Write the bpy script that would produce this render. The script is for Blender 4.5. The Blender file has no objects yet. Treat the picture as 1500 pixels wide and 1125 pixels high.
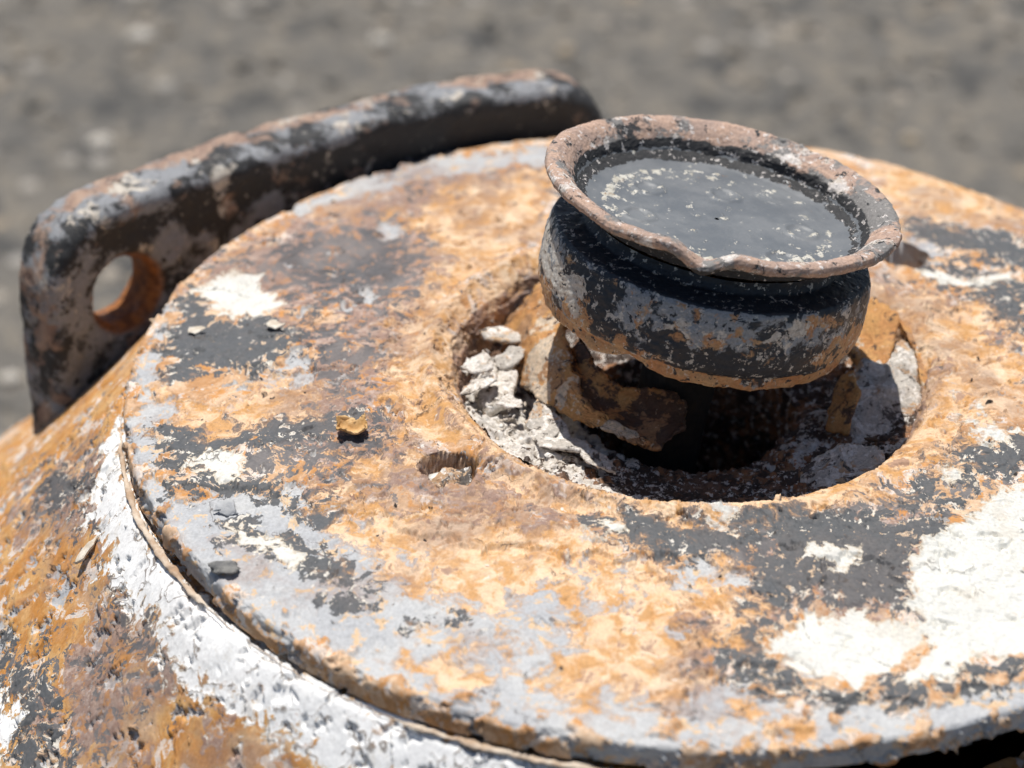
import bpy, bmesh, math, random
import numpy as np
random.seed(7)
S = 0.15                                   # radius of the round cover plate in metres; shapes below are in plate radii
scene = bpy.context.scene
COL = scene.collection

# ------------------------------------------------------------------ camera, sky, sun, exposure
from mathutils import Matrix, Vector
def make_camera():
    yaw, pitch, roll = -0.083, 0.563, 0.023
    f = Vector((math.sin(yaw)*math.cos(pitch), math.cos(yaw)*math.cos(pitch), -math.sin(pitch)))
    r = f.cross(Vector((0, 0, 1))).normalized(); u = r.cross(f)
    c, s = math.cos(roll), math.sin(roll)
    r, u = r*c + u*s, u*c - r*s
    cd = bpy.data.cameras.new('camera'); co = bpy.data.objects.new('camera', cd); COL.objects.link(co)
    m = Matrix((r, u, -f)).transposed().to_4x4(); m.translation = Vector((0, -3.789, 2.370))*S
    co.matrix_world = m
    cd.sensor_width = 36; cd.lens = 87.6; cd.clip_start = 0.02; cd.clip_end = 500
    cd.dof.use_dof = True; cd.dof.focus_distance = 4.17*S; cd.dof.aperture_fstop = 10.5; cd.dof.aperture_blades = 0
    scene.camera = co
make_camera()
SUN = Vector((-0.12, 0.24, 1.0)).normalized()       # towards the sun
world = bpy.data.worlds.new('World'); scene.world = world; world.use_nodes = True
wn = world.node_tree.nodes; wn.clear()
sky = wn.new('ShaderNodeTexSky'); sky.sky_type = 'NISHITA'; sky.sun_disc = False
sky.sun_elevation = math.asin(SUN.z); sky.sun_rotation = math.atan2(SUN.x, SUN.y)
bg = wn.new('ShaderNodeBackground'); bg.inputs['Strength'].default_value = 0.075
wo = wn.new('ShaderNodeOutputWorld')
world.node_tree.links.new(sky.outputs[0], bg.inputs[0]); world.node_tree.links.new(bg.outputs[0], wo.inputs[0])
sd = bpy.data.lights.new('sun', 'SUN'); sd.energy = 4.8; sd.angle = math.radians(0.53); sd.color = (1.0, 0.965, 0.91)
so = bpy.data.objects.new('sun', sd); COL.objects.link(so)
so.rotation_euler = (-SUN).to_track_quat('-Z', 'Y').to_euler()
vs = scene.view_settings; vs.view_transform = 'Standard'; vs.look = 'None'; vs.exposure = 0.0; vs.gamma = 1.0; vs.use_curve_mapping = False
scene.cycles.max_bounces = 4; scene.cycles.diffuse_bounces = 2; scene.cycles.use_denoising = True
scene.cycles.use_adaptive_sampling = True; scene.cycles.adaptive_threshold = 0.04

# ------------------------------------------------------------------ numpy noise
_rng = np.random.default_rng(11)
_perm = np.concatenate([_rng.permutation(256)]*3).astype(np.int64)
_grad = _rng.normal(size=(256, 3)); _grad /= np.linalg.norm(_grad, axis=1)[:, None]
def perlin(p):
    i = np.floor(p).astype(np.int64); f = p - i; i &= 255
    u = f*f*f*(f*(f*6-15)+10)
    out = 0
    for dx in (0, 1):
        for dy in (0, 1):
            for dz in (0, 1):
                h = _perm[_perm[_perm[i[:, 0]+dx]+i[:, 1]+dy]+i[:, 2]+dz]
                g = _grad[h]
                d = g[:, 0]*(f[:, 0]-dx)+g[:, 1]*(f[:, 1]-dy)+g[:, 2]*(f[:, 2]-dz)
                w = (u[:, 0] if dx else 1-u[:, 0])*(u[:, 1] if dy else 1-u[:, 1])*(u[:, 2] if dz else 1-u[:, 2])
                out = out + w*d
    return out*1.5
def fbm(p, scale, octaves=4, rough=.5, seed=0):
    p = np.asarray(p, float)*scale + seed*17.37; a = 1.; s = 0.; t = 0.
    for _ in range(octaves):
        s = s + a*perlin(p); t += a; a *= rough; p = p*2.03 + 5.1
    return s/t
def sstep(x, a, b):
    t = np.clip((x-a)/(b-a), 0, 1); return t*t*(3-2*t)
def poly_field(xy, polys, lim=.12):
    """signed distance to the nearest of the polygons, positive inside, clamped"""
    out = np.full(len(xy), -lim)
    for poly in polys:
        q = np.array(poly, float)
        m = np.where((xy[:, 0] > q[:, 0].min()-lim) & (xy[:, 0] < q[:, 0].max()+lim) & (xy[:, 1] > q[:, 1].min()-lim) & (xy[:, 1] < q[:, 1].max()+lim))[0]
        if len(m) == 0: continue
        p = xy[m]; d2 = np.full(len(m), 1e9); ins = np.zeros(len(m), bool)
        for a, b in zip(q, np.roll(q, -1, 0)):
            e = b-a; w = p-a; t = np.clip((w@e)/(e@e+1e-12), 0, 1)
            k = w-t[:, None]*e; d2 = np.minimum(d2, (k*k).sum(1))
            c = (a[1] > p[:, 1]) != (b[1] > p[:, 1])
            ins ^= c & (p[:, 0] < (b[0]-a[0])*(p[:, 1]-a[1])/(b[1]-a[1]+1e-12)+a[0])
        d = np.sqrt(d2)*np.where(ins, 1, -1)
        out[m] = np.maximum(out[m], np.clip(d, -lim, lim))
    return out

# ------------------------------------------------------------------ mesh helpers
def mesh_obj(name, v, faces, mat, parent=None, attrs=None, smooth=True, unit=S):
    me = bpy.data.meshes.new(name)
    v = np.asarray(v, float)*unit
    if isinstance(faces, np.ndarray):
        n, k = faces.shape
        me.vertices.add(len(v)); me.vertices.foreach_set('co', v.astype(np.float32).ravel())
        me.loops.add(n*k); me.loops.foreach_set('vertex_index', faces.astype(np.int32).ravel())
        me.polygons.add(n); me.polygons.foreach_set('loop_start', np.arange(0, n*k, k, dtype=np.int32))
        me.update(calc_edges=True)
    else:
        me.from_pydata([tuple(x) for x in v], [], faces)
    if smooth: me.polygons.foreach_set('use_smooth', np.ones(len(me.polygons), bool))
    for k_, a in (attrs or {}).items():
        at = me.attributes.new(k_, 'FLOAT', 'POINT'); at.data.foreach_set('value', np.asarray(a, np.float32))
    me.materials.append(mat); me.update()
    o = bpy.data.objects.new(name, me); COL.objects.link(o)
    if parent: o.parent = parent
    return o
def grid_faces(nu, nv, closed=True):
    """rows nv (profile), columns nu (around)"""
    j = np.arange(nv-1)[:, None]; i = np.arange(nu if closed else nu-1)[None]
    a = j*nu+i; b = j*nu+(i+1) % nu; c = (j+1)*nu+(i+1) % nu; d = (j+1)*nu+i
    return np.stack([a, b, c, d], -1).reshape(-1, 4)
def resample(pts, n):
    p = np.array(pts, float); s = np.concatenate([[0], np.cumsum(np.linalg.norm(np.diff(p, axis=0), axis=1))])
    t = np.linspace(0, s[-1], n)
    return np.stack([np.interp(t, s, p[:, k]) for k in range(p.shape[1])], 1)
def smooth_curve(pts, n, it=3):
    p = resample(pts, n)
    for _ in range(it): p[1:-1] = .25*p[:-2]+.5*p[1:-1]+.25*p[2:]
    return p
def surface_nets(field, origin, h):
    """quads of the zero surface of a sampled field (negative inside)"""
    ins = field < 0; nx, ny, nz = field.shape
    cs = np.zeros((nx-1, ny-1, nz-1), int); acc = np.zeros((nx-1, ny-1, nz-1, 3)); cnt = np.zeros((nx-1, ny-1, nz-1))
    for dx in (0, 1):
        for dy in (0, 1):
            for dz in (0, 1): cs += ins[dx:nx-1+dx, dy:ny-1+dy, dz:nz-1+dz]
    act = (cs > 0) & (cs < 8)
    for ax in range(3):
        for a in (0, 1):
            for b in (0, 1):
                o0 = [0, 0, 0]; o1 = [0, 0, 0]; oth = [k for k in range(3) if k != ax]
                o0[oth[0]] = a; o0[oth[1]] = b; o1[:] = o0; o1[ax] = 1
                g = lambda o: field[o[0]:nx-1+o[0], o[1]:ny-1+o[1], o[2]:nz-1+o[2]]
                f0, f1 = g(o0), g(o1); c = (f0 < 0) != (f1 < 0)
                t = np.where(c, f0/(f0-f1+1e-20), 0)
                for k in range(3): acc[..., k] += np.where(c, o0[k]+(t if k == ax else 0), 0)
                cnt += c
    idx = -np.ones(act.shape, int); ii = np.argwhere(act); idx[act] = np.arange(len(ii))
    v = origin + h*(ii + acc[act]/np.maximum(cnt[act], 1)[:, None])
    quads = []
    for ax in range(3):
        u, w = [(1, 2), (2, 0), (0, 1)][ax]
        sl0 = [slice(None)]*3; sl1 = [slice(None)]*3; sl0[ax] = slice(0, -1); sl1[ax] = slice(1, None)
        a0, a1 = ins[tuple(sl0)], ins[tuple(sl1)]
        e = np.argwhere(a0 != a1); ok = (e[:, u] > 0) & (e[:, w] > 0)
        lim = np.array([nx-1, ny-1, nz-1]); ok &= (e[:, u] < lim[u]) & (e[:, w] < lim[w]); e = e[ok]
        flip = a0[tuple(e.T)]
        def at(du, dw):
            q = e.copy(); q[:, u] += du; q[:, w] += dw; return idx[tuple(q.T)]
        q = np.stack([at(-1, -1), at(0, -1), at(0, 0), at(-1, 0)], 1)
        q[~flip] = q[~flip][:, ::-1]
        quads.append(q)
    return v, np.concatenate(quads)
def tag(o, label=None, cat=None, group=None, kind=None):
    for k, x in (('label', label), ('category', cat), ('group', group), ('kind', kind)):
        if x: o[k] = x
    return o

# ------------------------------------------------------------------ node helpers
class NG:
    def __init__(self, name):
        self.mat = bpy.data.materials.new(name); self.mat.use_nodes = True
        self.nt = self.mat.node_tree; self.nt.nodes.clear()
        self.out = self.nt.nodes.new('ShaderNodeOutputMaterial')
        self.bsdf = self.nt.nodes.new('ShaderNodeBsdfPrincipled')
        self.nt.links.new(self.bsdf.outputs[0], self.out.inputs['Surface'])
    def put(self, sock, v):
        if isinstance(v, bpy.types.NodeSocket): self.nt.links.new(v, sock)
        elif v is not None:
            if sock.type == 'RGBA' and len(v) == 3: v = (*v, 1)
            sock.default_value = v
    def m(self, op, a, b=None, c=None, clamp=False):
        n = self.nt.nodes.new('ShaderNodeMath'); n.operation = op; n.use_clamp = clamp
        for k, x in enumerate((a, b, c)):
            if x is not None: self.put(n.inputs[k], x)
        return n.outputs[0]
    def vm(self, op, a, b=None, scale=None):
        n = self.nt.nodes.new('ShaderNodeVectorMath'); n.operation = op
        self.put(n.inputs[0], a)
        if b is not None: self.put(n.inputs[1], b)
        if scale is not None: self.put(n.inputs['Scale'], scale)
        return n.outputs[0]
    def coords(self, unit=S, off=(0, 0, 0)):
        t = self.nt.nodes.new('ShaderNodeTexCoord')
        p = self.vm('SCALE', t.outputs['Object'], scale=1/unit)
        return self.vm('ADD', p, off)
    def noise(self, p, scale, detail=5, rough=.6, dist=0., color=False):
        n = self.nt.nodes.new('ShaderNodeTexNoise'); n.noise_dimensions = '3D'
        self.put(n.inputs['Vector'], p); n.inputs['Scale'].default_value = scale; n.inputs['Detail'].default_value = detail
        n.inputs['Roughness'].default_value = rough; n.inputs['Distortion'].default_value = dist
        return n.outputs['Color' if color else 'Fac']
    def vor(self, p, scale, feature='F1', out='Distance', rand=1.):
        n = self.nt.nodes.new('ShaderNodeTexVoronoi'); n.feature = feature
        self.put(n.inputs['Vector'], p); n.inputs['Scale'].default_value = scale; n.inputs['Randomness'].default_value = rand
        return n.outputs[out]
    def ss(self, x, a, b, lo=0., hi=1.):
        n = self.nt.nodes.new('ShaderNodeMapRange'); n.interpolation_type = 'SMOOTHSTEP'
        self.put(n.inputs['Value'], x)
        for k, v in (('From Min', a), ('From Max', b), ('To Min', lo), ('To Max', hi)): self.put(n.inputs[k], v)
        return n.outputs[0]
    def mix(self, f, a, b):
        n = self.nt.nodes.new('ShaderNodeMix'); n.data_type = 'RGBA'
        self.put(n.inputs[0], f); self.put(n.inputs[6], a); self.put(n.inputs[7], b)
        return n.outputs[2]
    def mul(self, c, f):
        return self.vm('SCALE', c, scale=f)
    def attr(self, name):
        n = self.nt.nodes.new('ShaderNodeAttribute'); n.attribute_name = name; return n.outputs['Fac']
    def finish(self, color, rough=.8, height=None, scale=S, spec=.3, bump_only=False, metal=None, method='DISPLACEMENT'):
        self.put(self.bsdf.inputs['Base Color'], color); self.put(self.bsdf.inputs['Roughness'], rough)
        self.put(self.bsdf.inputs['Specular IOR Level'], spec)
        if metal is not None: self.put(self.bsdf.inputs['Metallic'], metal)
        if height is not None:
            if bump_only:
                b = self.nt.nodes.new('ShaderNodeBump'); b.inputs['Distance'].default_value = scale
                self.put(b.inputs['Height'], height); self.nt.links.new(b.outputs[0], self.bsdf.inputs['Normal'])
            else:
                d = self.nt.nodes.new('ShaderNodeDisplacement'); d.inputs['Midlevel'].default_value = 0
                d.inputs['Scale'].default_value = scale; self.put(d.inputs['Height'], height)
                self.nt.links.new(d.outputs[0], self.out.inputs['Displacement']); self.mat.displacement_method = method
        return self.mat

ORANGE = (.48, .255, .115); TAN = (.67, .475, .32); PEACH = (.72, .58, .47); MAUVE = (.27, .175, .145)
WHITE = (.68, .67, .62); LGREY = (.415, .42, .43); DGREY = (.098, .102, .107); BLACK = (.022, .022, .024)

def paint_rust_material(name, warm=0., rag=1., dark=0., orange=ORANGE, tan=TAN, peach=0., rough_h=1., white=WHITE, crack=0.):
    """flaking paint layers over rust; the layer fields W, G, D, S, O, M are measured on the surface, one shoulder D patch is painted shade"""
    g = NG(name); p = g.coords()
    wv = g.noise(p, 9, 3, .6, color=True)
    pw = g.vm('ADD', p, g.vm('SCALE', g.vm('SUBTRACT', wv, (.5, .5, .5)), scale=.10))
    off = lambda a, b, c, q=pw: g.vm('ADD', q, (a, b, c))
    big = g.noise(pw, 6, 5, .62); med = g.noise(pw, 19, 5, .66); fine = g.noise(p, 65, 4, .68); grain = g.noise(p, 200, 2, .7)
    M = g.attr('M')
    # rust: orange and tan, peach scale, mauve oxide, dark and pale specks
    c = g.mix(g.ss(med, .40, .60), orange, tan)
    c = g.mix(g.m('MULTIPLY', g.ss(big, .50, .66), .42), c, (.76, .58, .41))
    pm = g.ss(g.noise(off(3.1, 1.7, .4), 15, 6, .66), .545-peach, .557-peach)
    c = g.mix(pm, c, g.mix(g.ss(fine, .42, .60), PEACH, (.66, .60, .55)))
    mv = g.m('ADD', g.noise(off(7.3, 2.2, 5), 14, 7, .72), g.m('MULTIPLY', M, 1.0))
    mmask = g.ss(mv, .505+warm, .55+warm)
    c = g.mix(g.m('MULTIPLY', mmask, .9), c, g.mix(g.ss(fine, .42, .60), MAUVE, (.46, .35, .30)))
    ov = g.m('ADD', g.noise(off(1.3, 8.2, 2), 34, 5, .68), g.m('MULTIPLY', M, .10))
    c = g.mix(g.m('MULTIPLY', g.ss(ov, .56, .585), .85), c, (.56, .26, .08))
    sx = g.m('ADD', g.noise(off(4, 4, 1), 40, 6, .70), g.m('ADD', g.m('MULTIPLY', g.attr('S'), .80), g.m('MULTIPLY', M, .22)))
    smask = g.ss(sx, .545-dark, .558-dark)
    c = g.mix(smask, c, g.mix(g.ss(big, .42, .58), (.11, .108, .112), (.19, .175, .17)))
    def layer(fld, seed, amp, scale, rough=.66, soft=.002, floor=-.055, det=6):
        a = g.m('MULTIPLY', g.m('SUBTRACT', g.noise(off(seed*3.7, seed*1.9, seed), scale, det, rough), .5), amp*rag)
        x = g.m('ADD', g.m('MAXIMUM', g.attr(fld), floor), a)
        return g.ss(x, -soft, soft), x
    G, gx = layer('G', 1, .25, 18, .58, .002, -.031)
    D, dx = layer('D', 2, .24, 25, .66)
    W, wx = layer('W', 3, .13, 34, .66, .002, -.08)
    O, ox = layer('O', 4, .52, 17, .70, .008, -.12)
    gc = g.mix(g.ss(big, .40, .6), LGREY, (.49, .49, .485))
    gc = g.mix(g.ss(g.noise(off(2, 2, 2), 26, 5, .68), .575, .60), gc, (.64, .46, .29))
    gc = g.mix(g.m('MULTIPLY', g.ss(gx, .012, .0), .35), gc, (.36, .27, .20))
    c = g.mix(G, c, gc)
    c = g.mix(D, c, g.mix(g.ss(fine, .44, .70), DGREY, (.125, .122, .122)))
    dsp = g.m('MULTIPLY', D, g.ss(g.m('ADD', g.noise(off(2, 9, 4), 62, 4, .66), g.ss(dx, .045, .006, -.07, .025)), .575, .590))
    c = g.mix(dsp, c, g.mix(g.ss(med, .46, .54), (.60, .44, .30), (.68, .63, .55)))
    wc = g.mix(g.ss(big, .38, .62), white, tuple(x*.93 for x in white))
    wc = g.mix(g.m('MULTIPLY', g.ss(g.noise(off(8, 2, 6), 12, 7, .74), .53, .66), .4), wc, (.54, .48, .39))
    wc = g.mix(g.ss(wx, .010, .0), wc, (.58, .49, .37))
    c = g.mix(W, c, wc)
    oc = g.mix(g.ss(g.noise(off(5, 5, 5), 24, 5, .66), .41, .60), (.55, .30, .12), (.72, .505, .325))
    oc = g.mix(g.m('MULTIPLY', g.ss(g.noise(off(6, 1, 1), 17, 6, .70), .53, .59), .6), oc, (.78, .62, .45))
    oc = g.mix(g.ss(g.noise(off(3, 5, 8), 26, 6, .72), .60, .63), oc, (.40, .25, .17))
    c = g.mix(g.ss(ox, -.045, .0, 0., .55), c, (.42, .25, .145))
    c = g.mix(O, c, oc)
    tone = g.noise(off(11, 4, 3), 4, 6, .68); rustonly = g.m('SUBTRACT', 1., g.m('MULTIPLY', g.m('MAXIMUM', smask, g.m('MAXIMUM', D, W)), .85))
    c = g.mix(g.m('MULTIPLY', rustonly, g.ss(g.m('ADD', tone, g.m('MULTIPLY', M, .8)), .45, .60, 0., .60)), c, (.28, .185, .145))
    # pin holes, pale crumbs, hair cracks
    vd = g.vor(pw, 23); pin = g.m('MULTIPLY', g.ss(vd, .12, .07), g.ss(big, .52, .56))
    c = g.mix(pin, c, (.05, .04, .035))
    cr = g.m('MULTIPLY', g.ss(g.vor(off(5, 5, 5), 40), .16, .11), g.ss(med, .53, .58))
    c = g.mix(g.m('MULTIPLY', cr, .9), c, (.68, .64, .58))
    ck = g.m('MULTIPLY', g.ss(g.vor(g.vm('ADD', pw, g.vm('SCALE', wv, scale=.06)), 8, 'DISTANCE_TO_EDGE'), .010, .003), g.ss(big, .46, .43))
    c = g.mix(g.m('MULTIPLY', ck, .7), c, (.08, .06, .05))
    if crack:
        k2 = g.vor(g.vm('ADD', pw, g.vm('SCALE', wv, scale=.10)), 11, 'DISTANCE_TO_EDGE')
        k2 = g.m('MULTIPLY', g.m('MULTIPLY', g.ss(k2, .022, .006), W), g.ss(med, .46, .52)); ck = g.m('MAXIMUM', ck, g.m('MULTIPLY', k2, .3))
        c = g.mix(g.m('MULTIPLY', k2, crack), c, (.16, .12, .09))
    c = g.mul(c, g.ss(grain, .25, .75, .86, 1.12))
    def add(h, m_, k): return g.m('ADD', h, g.m('MULTIPLY', m_, k))
    h = g.m('MULTIPLY', g.m('SUBTRACT', fine, .5), .0045*rough_h)
    h = add(h, G, .008); h = add(h, pm, .0025*rough_h); h = add(h, D, -.002); h = add(h, dsp, .0022); h = add(h, W, .0012); h = add(h, O, g.m('MULTIPLY', med, .006*rough_h))
    h = add(h, pin, -.008); h = add(h, cr, .003); h = add(h, ck, -.006); h = add(h, smask, .0015*rough_h)
    h = add(h, g.m('MULTIPLY', mmask, g.m('SUBTRACT', 1., g.m('MAXIMUM', D, W))), g.m('MULTIPLY', g.m('SUBTRACT', sx, .5), .010*rough_h))
    sm = g.m('MAXIMUM', G, g.m('MAXIMUM', D, W))
    return g.finish(c, g.ss(sm, 0, 1, .9, .68), h, spec=.3, method='DISPLACEMENT')
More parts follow.
